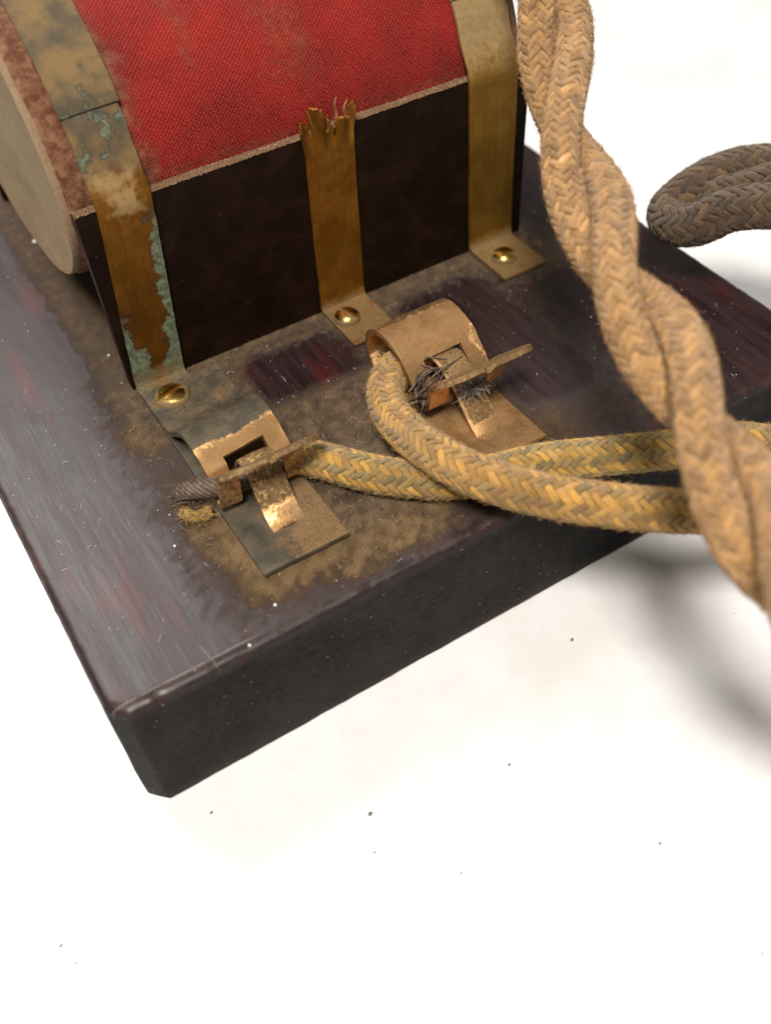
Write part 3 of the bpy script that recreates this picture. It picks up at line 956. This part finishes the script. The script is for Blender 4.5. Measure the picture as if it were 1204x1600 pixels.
def samp_dust(r):
    x = r.uniform(8, 68); y = r.uniform(1.5, 37)
    if r.random() > min(1, dust_at(x, y) * 1.05) ** 1.4: return None
    return (x, y, 0.02)
V, F = grains(8000, samp_dust, 0.03, 0.12, 1)
Vr, Fr = grains(2600, lambda r: (r.uniform(16.4, 67.0), PY + r.uniform(-0.06, 1.3), 20.78), 0.05, 0.15, 8)
F = np.concatenate([F, Fr + len(V)]); V = np.concatenate([V, Vr])
me = mesh_np("dust", V, F); finish(me, False)
link("dust", me, M_grain, app, kind='stuff')
def samp_top(r):
    x = r.uniform(1.5, 79); y = r.uniform(1.5, 80)
    return (x, y, 0.02) if not (17 < x < 66 and y > 36) else None
V, F = grains(420, samp_top, 0.03, 0.13, 2)
for q, s in (((55, 377), 0.42), ((430, 945), 0.22), ((390, 1008), 0.2), ((170, 555), 0.2), ((273, 853), 0.2)):
    c = onz(*q, 0.05)
    b = np.array([(1, 0, 0), (-1, 0, 0), (0, 1, 0), (0, -1, 0), (0, 0, .7), (0, 0, -.7)]) * s
    k0 = len(V)
    V = np.concatenate([V, b + c]); F = np.concatenate([F, np.array([(0, 2, 4), (2, 1, 4), (1, 3, 4), (3, 0, 4), (2, 0, 5), (1, 2, 5), (3, 1, 5), (0, 3, 5)]) + k0])
me = mesh_np("pale_specks", V, F); finish(me, False)
link("pale_specks", me, M_white, app, kind='stuff')

def tubes(paths, rad, sides=4, taper=True):
    """paths: list of (k,3) arrays"""
    Vs = []; Fs = []; k0 = 0
    for P in paths:
        P = np.asarray(P, float); n = len(P)
        T = np.gradient(P, axis=0); T /= np.linalg.norm(T, axis=1, keepdims=True) + 1e-9
        ref = np.array([0.31, 0.2, 0.93]); 
        A = np.cross(T, ref); A /= np.linalg.norm(A, axis=1, keepdims=True) + 1e-9
        B = np.cross(T, A)
        rr = np.full(n, rad if np.isscalar(rad) else rad[len(Vs)])
        if taper: rr = rr * np.linspace(1, 0.35, n)
        ang = np.linspace(0, 2 * math.pi, sides, endpoint=False)
        ring = P[:, None, :] + rr[:, None, None] * (np.cos(ang)[None, :, None] * A[:, None, :] + np.sin(ang)[None, :, None] * B[:, None, :])
        Vs.append(ring.reshape(-1, 3))
        i = np.arange(n - 1)[:, None] * sides; j = np.arange(sides)[None, :]; j2 = (j + 1) % sides
        f = np.stack([i + j, i + j2, i + sides + j2, i + sides + j], 2).reshape(-1, 4)
        Fs.append(f + k0); k0 += n * sides
    return np.concatenate(Vs), np.concatenate(Fs)

def lint(n, sampler, seed, lo, hi, rad):
    r = np.random.default_rng(seed); paths = []
    while len(paths) < n:
        p = sampler(r)
        if p is None: continue
        a = r.uniform(0, 6.28); bend = r.normal(0, 1.6); L = r.uniform(lo, hi); m = 7
        P = []; x, y = p[0], p[1]
        for k in range(m):
            q = k / (m - 1)
            P.append((x, y, 0.06 + 0.20 * math.sin(q * 3.1) * r.random()))
            x += math.cos(a + bend * q) * L / m; y += math.sin(a + bend * q) * L / m
        paths.append(P)
    return tubes(paths, rad)
V, F = lint(130, lambda r: samp_dust(r), 4, 0.5, 1.7, 0.028)
me = mesh_np("lint", V, F); finish(me, True, 0)
link("lint", me, M_lint, app, kind='stuff')
V, F = lint(36, lambda r: samp_top(r), 5, 0.4, 1.2, 0.02)
me = mesh_np("pale_lint", V, F); finish(me, True, 0)
link("pale_lint", me, M_white, app, kind='stuff')

# ------------------------------------------------------------------ braided cords
def frames(P):
    n = len(P)
    T = np.gradient(P, axis=0); T /= np.linalg.norm(T, axis=1, keepdims=True)
    A = np.zeros_like(P)
    a = np.cross(T[0], (0.2, 0.1, 1.0)); A[0] = a / np.linalg.norm(a)
    for i in range(1, n):
        a = A[i - 1] - T[i] * np.dot(A[i - 1], T[i]); A[i] = a / np.linalg.norm(a)
    return T, A, np.cross(T, A)

def braid(P, R, palette, seed, sides=6, pitch=None, thick=0.138):
    """P dense centre line (mm). 8+8 carriers, two over two under: chevrons along the cord."""
    r = np.random.default_rng(seed)
    s = np.concatenate([[0], np.cumsum(np.linalg.norm(np.diff(P, axis=0), axis=1))])
    pitch = pitch or R * 5.9
    ns = int(s[-1] / (pitch / 24 / 2.7)) + 2
    q = np.linspace(0, s[-1], ns)
    C = np.stack([np.interp(q, s, P[:, k]) for k in range(3)], 1)
    for _ in range(3):
        C[1:-1] = 0.25 * C[:-2] + 0.5 * C[1:-1] + 0.25 * C[2:]
    T, A, B = frames(C)
    u = q / (pitch / 24)
    NC = 12; Rm = R - thick * 1.25; amp = thick * 0.45
    ang = np.linspace(0, 2 * math.pi, sides, endpoint=False)
    Vs = []; Fs = []; cols = []; vas = []; uas = []; k0 = 0
    for d in (1, -1):
        for k in range(NC):
            th = d * 2 * math.pi * q / pitch + 2 * math.pi * k / NC
            ph = (2 * k + u - 0.5) if d > 0 else (2 * k - u - 2.5)
            w = np.cos(2 * math.pi * ph / 4)
            w = np.sign(w) * np.abs(w) ** 0.6
            rad = Rm + amp * w + 0.03 * np.sin(q * 1.7 + k * 2.1 + d)
            N = np.cos(th)[:, None] * A + np.sin(th)[:, None] * B
            Cn = C + rad[:, None] * N
            Ty = np.gradient(Cn, axis=0); Ty /= np.linalg.norm(Ty, axis=1, keepdims=True)
            S = np.cross(Ty, N); S /= np.linalg.norm(S, axis=1, keepdims=True)
            hw = 0.53 * (2 * math.pi * R / NC) * math.cos(math.atan2(2 * math.pi * R, pitch)) * (1 + 0.10 * np.sin(q * 2.3 + k * 1.3 + 4 * d) + 0.06 * r.normal())
            wob = 0.05 * np.sin(q * 3.1 + k)
            base_c = np.array(palette[0 if d > 0 else 1][k % len(palette[0 if d > 0 else 1])])
            n = len(C)
            for sub in (0.0,):
                h2 = hw * 1.0
                ring = Cn[:, None, :] + (h2[:, None] * np.cos(ang)[None, :] + wob[:, None] + (hw * sub)[:, None])[:, :, None] * S[:, None, :] + (thick * np.sin(ang))[None, :, None] * N[:, None, :]
                Vs.append(ring.reshape(-1, 3))
                i = np.arange(n - 1)[:, None] * sides; j = np.arange(sides)[None, :]; j2 = (j + 1) % sides
                Fs.append(np.stack([i + j, i + j2, i + sides + j2, i + sides + j], 2).reshape(-1, 4) + k0); k0 += n * sides
                bc = base_c * r.uniform(0.85, 1.15)
                nk = max(3, int(s[-1] / 1.3))
                seg = 1 + 0.24 * np.interp(q, np.linspace(0, s[-1], nk), r.normal(0, 1, nk))
                cc = np.clip(bc[None, :] * seg[:, None], 0.01, 0.9)
                cols.append(np.repeat(cc, sides, axis=0)); vas.append(np.tile(np.cos(ang) * hw.mean(), n)); uas.append(np.repeat(q + k * 17.3 + sub * 51.0 + d * 211.0, sides))
    V = np.concatenate(Vs); F = np.concatenate(Fs)
    me = mesh_np("braid", V, F)
    ca = me.color_attributes.new("yarn", 'FLOAT_COLOR', 'POINT')
    cl = np.concatenate(cols); ca.data.foreach_set('color', np.concatenate([cl, np.ones((len(cl), 1))], 1).ravel())
    va = me.attributes.new("va", 'FLOAT', 'POINT'); va.data.foreach_set('value', np.concatenate(vas))
    ua = me.attributes.new('ua', 'FLOAT', 'POINT'); ua.data.foreach_set('value', np.concatenate(uas))
    finish(me, True, 0)
    return me, C, T, A, B, q

def fuzz(C, A, B, T, R, dens, seed, length=0.6):
    r = np.random.default_rng(seed)
    L = np.linalg.norm(np.diff(C, axis=0), axis=1).sum()
    n = int(L * dens)
    i = r.integers(1, len(C) - 1, n); th = r.uniform(0, 6.283, n)
    N = np.cos(th)[:, None] * A[i] + np.sin(th)[:, None] * B[i]
    S = np.cross(T[i], N)
    a = r.uniform(0, 6.283, n)
    D = np.cos(a)[:, None] * T[i] + np.sin(a)[:, None] * S
    ln = length * r.uniform(0.4, 1.5, n); up = r.uniform(0.15, 0.75, n); side = r.normal(0, 0.5, n)
    P0 = C[i] + N * (R - 0.16)
    W = np.cross(N, D)
    pts = []
    for t in (0, 0.33, 0.66, 1.0):
        pts.append(P0 + D * (ln * t * 0.9)[:, None] + N * (ln * up * (t - 0.35 * t * t))[:, None] + W * (ln * side * t * t)[:, None])
    P = np.stack(pts, 1)                      # n,4,3
    rad = 0.028
    ring = []
    for k, (cx, cy) in enumerate(((1, 0), (-0.5, 0.87), (-0.5, -0.87))):
        taper = np.array([1, 0.9, 0.7, 0.35])[None, :, None] * rad
        ring.append(P + taper * (cx * N[:, None, :] + cy * W[:, None, :]))
    V = np.stack(ring, 2).reshape(-1, 3)      # n,4,3sides,3
    f = []
    for s in range(3):
        for k in range(3):
            f.append((s * 3 + k, s * 3 + (k + 1) % 3, (s + 1) * 3 + (k + 1) % 3, (s + 1) * 3 + k))
    F = (np.array(f)[None] + (np.arange(n) * 12)[:, None, None]).reshape(-1, 4)
    return V, F

YEL = [[(0.47, 0.26, 0.038), (0.43, 0.238, 0.035), (0.33, 0.195, 0.042)], [(0.20, 0.148, 0.054), (0.25, 0.172, 0.052), (0.30, 0.188, 0.050)]]
YELO = [[(0.45, 0.24, 0.042), (0.41, 0.22, 0.048)], [(0.27, 0.168, 0.050), (0.325, 0.176, 0.044), (0.335, 0.182, 0.050)]]
ORA = [[(0.43, 0.240, 0.086), (0.395, 0.222, 0.084), (0.37, 0.203, 0.070)], [(0.36, 0.202, 0.074), (0.395, 0.220, 0.080), (0.335, 0.192, 0.080)]]
BRN = [[(0.082, 0.048, 0.022), (0.105, 0.060, 0.026)], [(0.072, 0.043, 0.021), (0.095, 0.053, 0.023)]]

def cord_parts(owner, P, R, palette, seed, mat, fmat, dens=60, name="braided_sleeve", flen=0.6):
    me, C, T, A, B, q = braid(P, R, palette, seed)
    o = link(name, me, mat, owner)
    ring_n = 10
    ang = np.linspace(0, 2 * math.pi, ring_n, endpoint=False)
    Cd = C[::6]; Ad = A[::6]; Bd = B[::6]
    V = (Cd[:, None, :] + (R - 0.42) * (np.cos(ang)[None, :, None] * Ad[:, None, :] + np.sin(ang)[None, :, None] * Bd[:, None, :])).reshape(-1, 3)
    i = np.arange(len(Cd) - 1)[:, None] * ring_n; j = np.arange(ring_n)[None, :]; j2 = (j + 1) % ring_n
    F = np.stack([i + j, i + j2, i + ring_n + j2, i + ring_n + j], 2).reshape(-1, 4)
    m2 = mesh_np("core", V, F); finish(m2, True, 0)
    lvl2 = owner.get('_strand')
    tgt = o
    link("core", m2, M_core, tgt)
    V, F = fuzz(C, A, B, T, R, dens, seed + 100, flen)
    m3 = mesh_np("fuzz", V, F); finish(m3, True, 0)
    link("fuzz", m3, fmat, tgt, kind='stuff')
    return o

# cord from the left clip
pa = [onz(474, 713, 2.3), onz(520, 724, 1.95), onz(575, 739, 1.9), onz(635, 748, 1.9), onz(700, 751, 1.9), onz(765, 741, 1.9), onz(840, 723, 1.9), onz(930, 714, 2.2), onz(1040, 703, 3.0), onz(1150, 690, 3.2), onz(1240, 690, 2.5)]
pa += [np.array((80, -14, 3)), np.array((95, -21, -3)), np.array((108, -28, -13.2)), np.array((120, -32, -14.1))]
RC = 1.85
ca_ = thing("cloth_cord", to_m(pa[0])[0], "yellow and grey braided cord leaving the left spring clip, passing under the other cord", "cord", "cords wired to the spring clips")
cord_parts(ca_, spline(pa, 900), RC, YEL, 11, M_cord_y, M_fuzz_y, 125)
# its bare twisted wire through the clip
def rope(P, nst, rr, rs, turns):
    P = spline(P, 60); T, A, B = frames(P); out = []
    for k in range(nst):
        th = 2 * math.pi * (k / nst + turns * np.linspace(0, 1, len(P)))
        out.append(P + rr * (np.cos(th)[:, None] * A + np.sin(th)[:, None] * B))
    V, F = tubes(out, rs, 6, False)
    return V, F
V, F = rope([(25.4, 15.1, 2.9), (23.0, 15.2, 2.9), (19.0, 15.3, 3.0), (17.0, 15.6, 3.4), (15.8, 16.4, 3.2), (14.8, 17.5, 2.5), (14.5, 18.2, 1.6)], 10, 0.74, 0.27, 2.6)
me = mesh_np("bare_wire", V, F); finish(me, True, 0)
link("bare_wire", me, M_wire, ca_)
# yellow whisker of sleeve left on the wire's end
tr = np.random.default_rng(21)
pe = [(16.2, 15.3, 0.9), (15.2, 15.5, 0.75), (14.3, 16.1, 0.75), (13.9, 16.9, 0.9)]
cord_parts(ca_, spline([np.array(p) for p in pe], 90), 0.62, YEL, 19, M_cord_y, M_fuzz_y, 120, "sleeve_end", 0.7)
paths = []
for k in range(46):
    p0 = np.array((15.2, 17.0, 2.2)) + tr.normal(0, (0.7, 0.6, 0.55)); d = tr.normal(0, 1, 3) * (1.0, 0.7, 0.45)
    paths.append(spline([p0, p0 + d * 0.6 + (0, 0, 0.1), p0 + d * 1.0 + tr.normal(0, 0.35, 3)], 8))
V, F = tubes(paths, 0.085, 5)
me = mesh_np("loose_strands", V, F); finish(me, True, 0)
link("loose_strands", me, M_wire, ca_, kind='stuff')

# cord from the right clip
pb = [onz(633, 566, 3.2), onz(612, 585, 3.0), onz(602, 612, 2.9), onz(610, 645, 3.2), onz(640, 680, 4.2), onz(690, 716, 5.5), onz(750, 745, 5.9), onz(830, 769, 5.8), onz(920, 785, 5.6), onz(1020, 796, 5.4), onz(1100, 799, 5.0)]
pb += [onz(1190, 800, 4.0), np.array((66, -21, 3.2)), np.array((80, -27, 1)), np.array((94, -33, -8)), np.array((106, -37, -13.6)), np.array((120, -40, -14.1))]
cb_ = thing("cloth_cord", to_m(pb[0])[0], "golden braided cord curling out of the right spring clip and over the other cord", "cord", "cords wired to the spring clips")
cord_parts(cb_, spline(pb, 900), 1.95, YELO, 12, M_cord_y, M_fuzz_y, 125)
# frayed bare strands
paths = []
for k in range(17):
    p0 = np.array((38.9, 15.6, 3.3)) + tr.normal(0, (0.5, 0.6, 0.4))
    tgt = np.array((41.6, 15.4, 5.0)) + tr.normal(0, (1.3, 0.8, 0.6))
    mid = (p0 + tgt) / 2 + tr.normal(0, 0.8, 3) + (0, 0, 0.4)
    paths.append(spline([p0, mid, tgt], 12))
for k in range(12):
    p0 = np.array((39.2, 14.2, 3.2)) + tr.normal(0, (0.5, 0.5, 0.4)); d = tr.normal(0, 1, 3) * (0.8, 0.8, 0.9)
    paths.append(spline([p0, p0 + d * 0.5 + (0, 0, 0.2), p0 + d * 1.1 + tr.normal(0, 0.4, 3)], 10))
V, F = tubes(paths, 0.15, 5)
me = mesh_np("frayed_wire", V, F); finish(me, True, 0)
link("frayed_wire", me, M_wire, cb_)
# lint ball held under the right clip's tongue
paths = []
for k in range(420):
    c = np.array((43.6, 12.3, 4.4)); d = tr.normal(0, 1, 3); d /= np.linalg.norm(d)
    p0 = c + d * tr.uniform(0.2, 1.0) * (1.5, 0.7, 0.75); t = tr.normal(0, 0.55, 3)
    paths.append([p0, p0 + t * 0.5 + d * 0.08, p0 + t])
V, F = tubes(paths, 0.045, 4)
me = mesh_np("lint_ball", V, F); finish(me, True, 0)
link("lint_ball", me, M_lint, app, kind='stuff')

# twisted pair: hangs from over the coil, crosses in front of the base, runs down to the table
def twisted(centre, R, phase_fn, n=2400):
    P = spline(centre, n)
    s = np.concatenate([[0], np.cumsum(np.linalg.norm(np.diff(P, axis=0), axis=1))])
    T = np.gradient(P, axis=0); T /= np.linalg.norm(T, axis=1, keepdims=True)
    view = CC[None, :] - P; view /= np.linalg.norm(view, axis=1, keepdims=True)
    ref = np.array([-0.25, -0.70, 0.67])[None, :]          # fixed side reference for the helix
    Fw = ref - T * np.sum(ref * T, axis=1, keepdims=True); Fw /= np.linalg.norm(Fw, axis=1, keepdims=True)
    Rt = np.cross(Fw, T)
    ph = phase_fn(P, s)
    off = R * (np.cos(ph)[:, None] * Rt + np.sin(ph)[:, None] * Fw)
    return P + off, P - off

cen_px = [(862, 0, 104), (867, 80, 101.5), (877, 170, 98), (909, 285, 92), (953, 400, 85.5), (1011, 505, 81), (1078, 622, 77), (1146, 750, 73.5), (1216, 890, 70)]
cen_v = [along(*c) for c in cen_px]
back = [np.array(c) for c in ((59, 112, 3.6), (60, 103, 4.4), (61.5, 89, 19), (62, 76, 37.0), (63, 58, 42.0), (63.3, 42, 40.6), (63.2, 33.5, 36.8))]
front = [along(1300, 1010, 69), along(1400, 1110, 72)] + [np.array(c) for c in ((50, -48, 2), (58, -56, -9), (70, -62, -12.2), (88, -64, -12.2))]
centre = back + cen_v + front
def phase_main(P, s):
    # half a turn between the crossings seen in the photograph
    ids = [int(np.argmin(np.linalg.norm(P - along(*c), axis=1))) for c in ((877, 170, 98), (953, 400, 85.5), (1078, 622, 77))]
    k = [s[i] for i in ids]
    rate1 = math.pi / (k[1] - k[0]); rate2 = math.pi / (k[2] - k[1])
    ph = np.where(s < k[1], math.pi / 2 + (s - k[0]) * rate1, math.pi / 2 + math.pi + (s - k[1]) * rate2)
    return ph
A_, B_ = twisted(centre, 1.70, phase_main)
tw = thing("twisted_cord", to_m(A_[len(A_) // 2])[0], "orange-tan pair of twisted braided cords hanging in front of the base", "cord")
cord_parts(tw, A_, 1.76, ORA, 13, M_cord_o, M_fuzz_o, 125, "cord_strand")
cord_parts(tw, B_, 1.76, ORA, 14, M_cord_o, M_fuzz_o, 125, "cord_strand")

# soiled loop behind, bridging the base's right edge
lp = [along(1330, 300, 126), along(1260, 268, 124.5), along(1190, 259, 123), along(1130, 270, 122), along(1080, 296, 120.5), along(1044, 328, 119.5), along(1052, 350, 117.5), along(1090, 350, 115.5),
      along(1140, 328, 114), along(1200, 322, 113.5), along(1270, 330, 113.5), along(1340, 350, 115)]
ends0 = [np.array((112, 22, -9)), np.array((106, 24, -3))]
lq = [np.array((126, 8, -13.7))] + [np.array((116, 16, -11))] + lp + [np.array((98, -8, -8)), np.array((108, -14, -13.7)), np.array((124, -14, -13.7))]
lc = thing("cord_loop", to_m(lp[5])[0], "dark soiled bend of braided cord behind the right edge of the base", "cord")
cord_parts(lc, spline(lq, 1200), 2.3, BRN, 15, M_cord_d, M_fuzz_d, 125, "cord_strand")
l2 = [along(1075, 322, 121), along(1110, 312, 120), along(1160, 300, 118.8), along(1215, 285, 117.6), along(1270, 290, 118), np.array((96, 6, 2)), np.array((106, 2, -9)), np.array((118, 0, -13.7)), np.array((130, 0, -13.7))]
cord_parts(lc, spline(l2, 700), 2.2, BRN, 16, M_cord_d, M_fuzz_d, 125, "cord_strand")

# ------------------------------------------------------------------ crumbs on the table
def samp_tab(r):
    u = r.uniform(0, 1204); v = r.uniform(900, 1600)
    p = onz(u, v, -BT)
    return p if (p[1] < -1 or p[0] < -1) else None
V, F = grains(14, samp_tab, 0.03, 0.10, 31)
V2 = []
for (u, v, s) in ((893, 1000, 0.28), (578, 1272, 0.30), (795, 1195, 0.2), (1030, 1318, 0.2), (720, 1365, 0.17), (330, 1270, 0.2), (95, 1478, 0.2), (118, 1505, 0.16), (585, 1332, 0.14), (1190, 1490, 0.16), (885, 1445, 0.13)):
    c = onz(u, v, -BT + s * 0.25)
    b = np.array([(1, .2, 0), (-.9, 0, 0), (0.2, .8, 0), (0, -.7, 0), (0, 0, .6), (0, 0, -.6)]) * s
    k0 = len(V)
    V = np.concatenate([V, b + c]); F = np.concatenate([F, np.array([(0, 2, 4), (2, 1, 4), (1, 3, 4), (3, 0, 4), (2, 0, 5), (1, 2, 5), (3, 1, 5), (0, 3, 5)]) + k0])
me = mesh_np("table_crumbs", V, F); finish(me, False)
cr = link("table_crumbs", me, M_crumb, None, kind='stuff')
cr['label'] = "tiny dark crumbs scattered on the white table"; cr['category'] = "crumbs"
for o in bpy.data.objects:
    if '_w' in o: del o['_w']
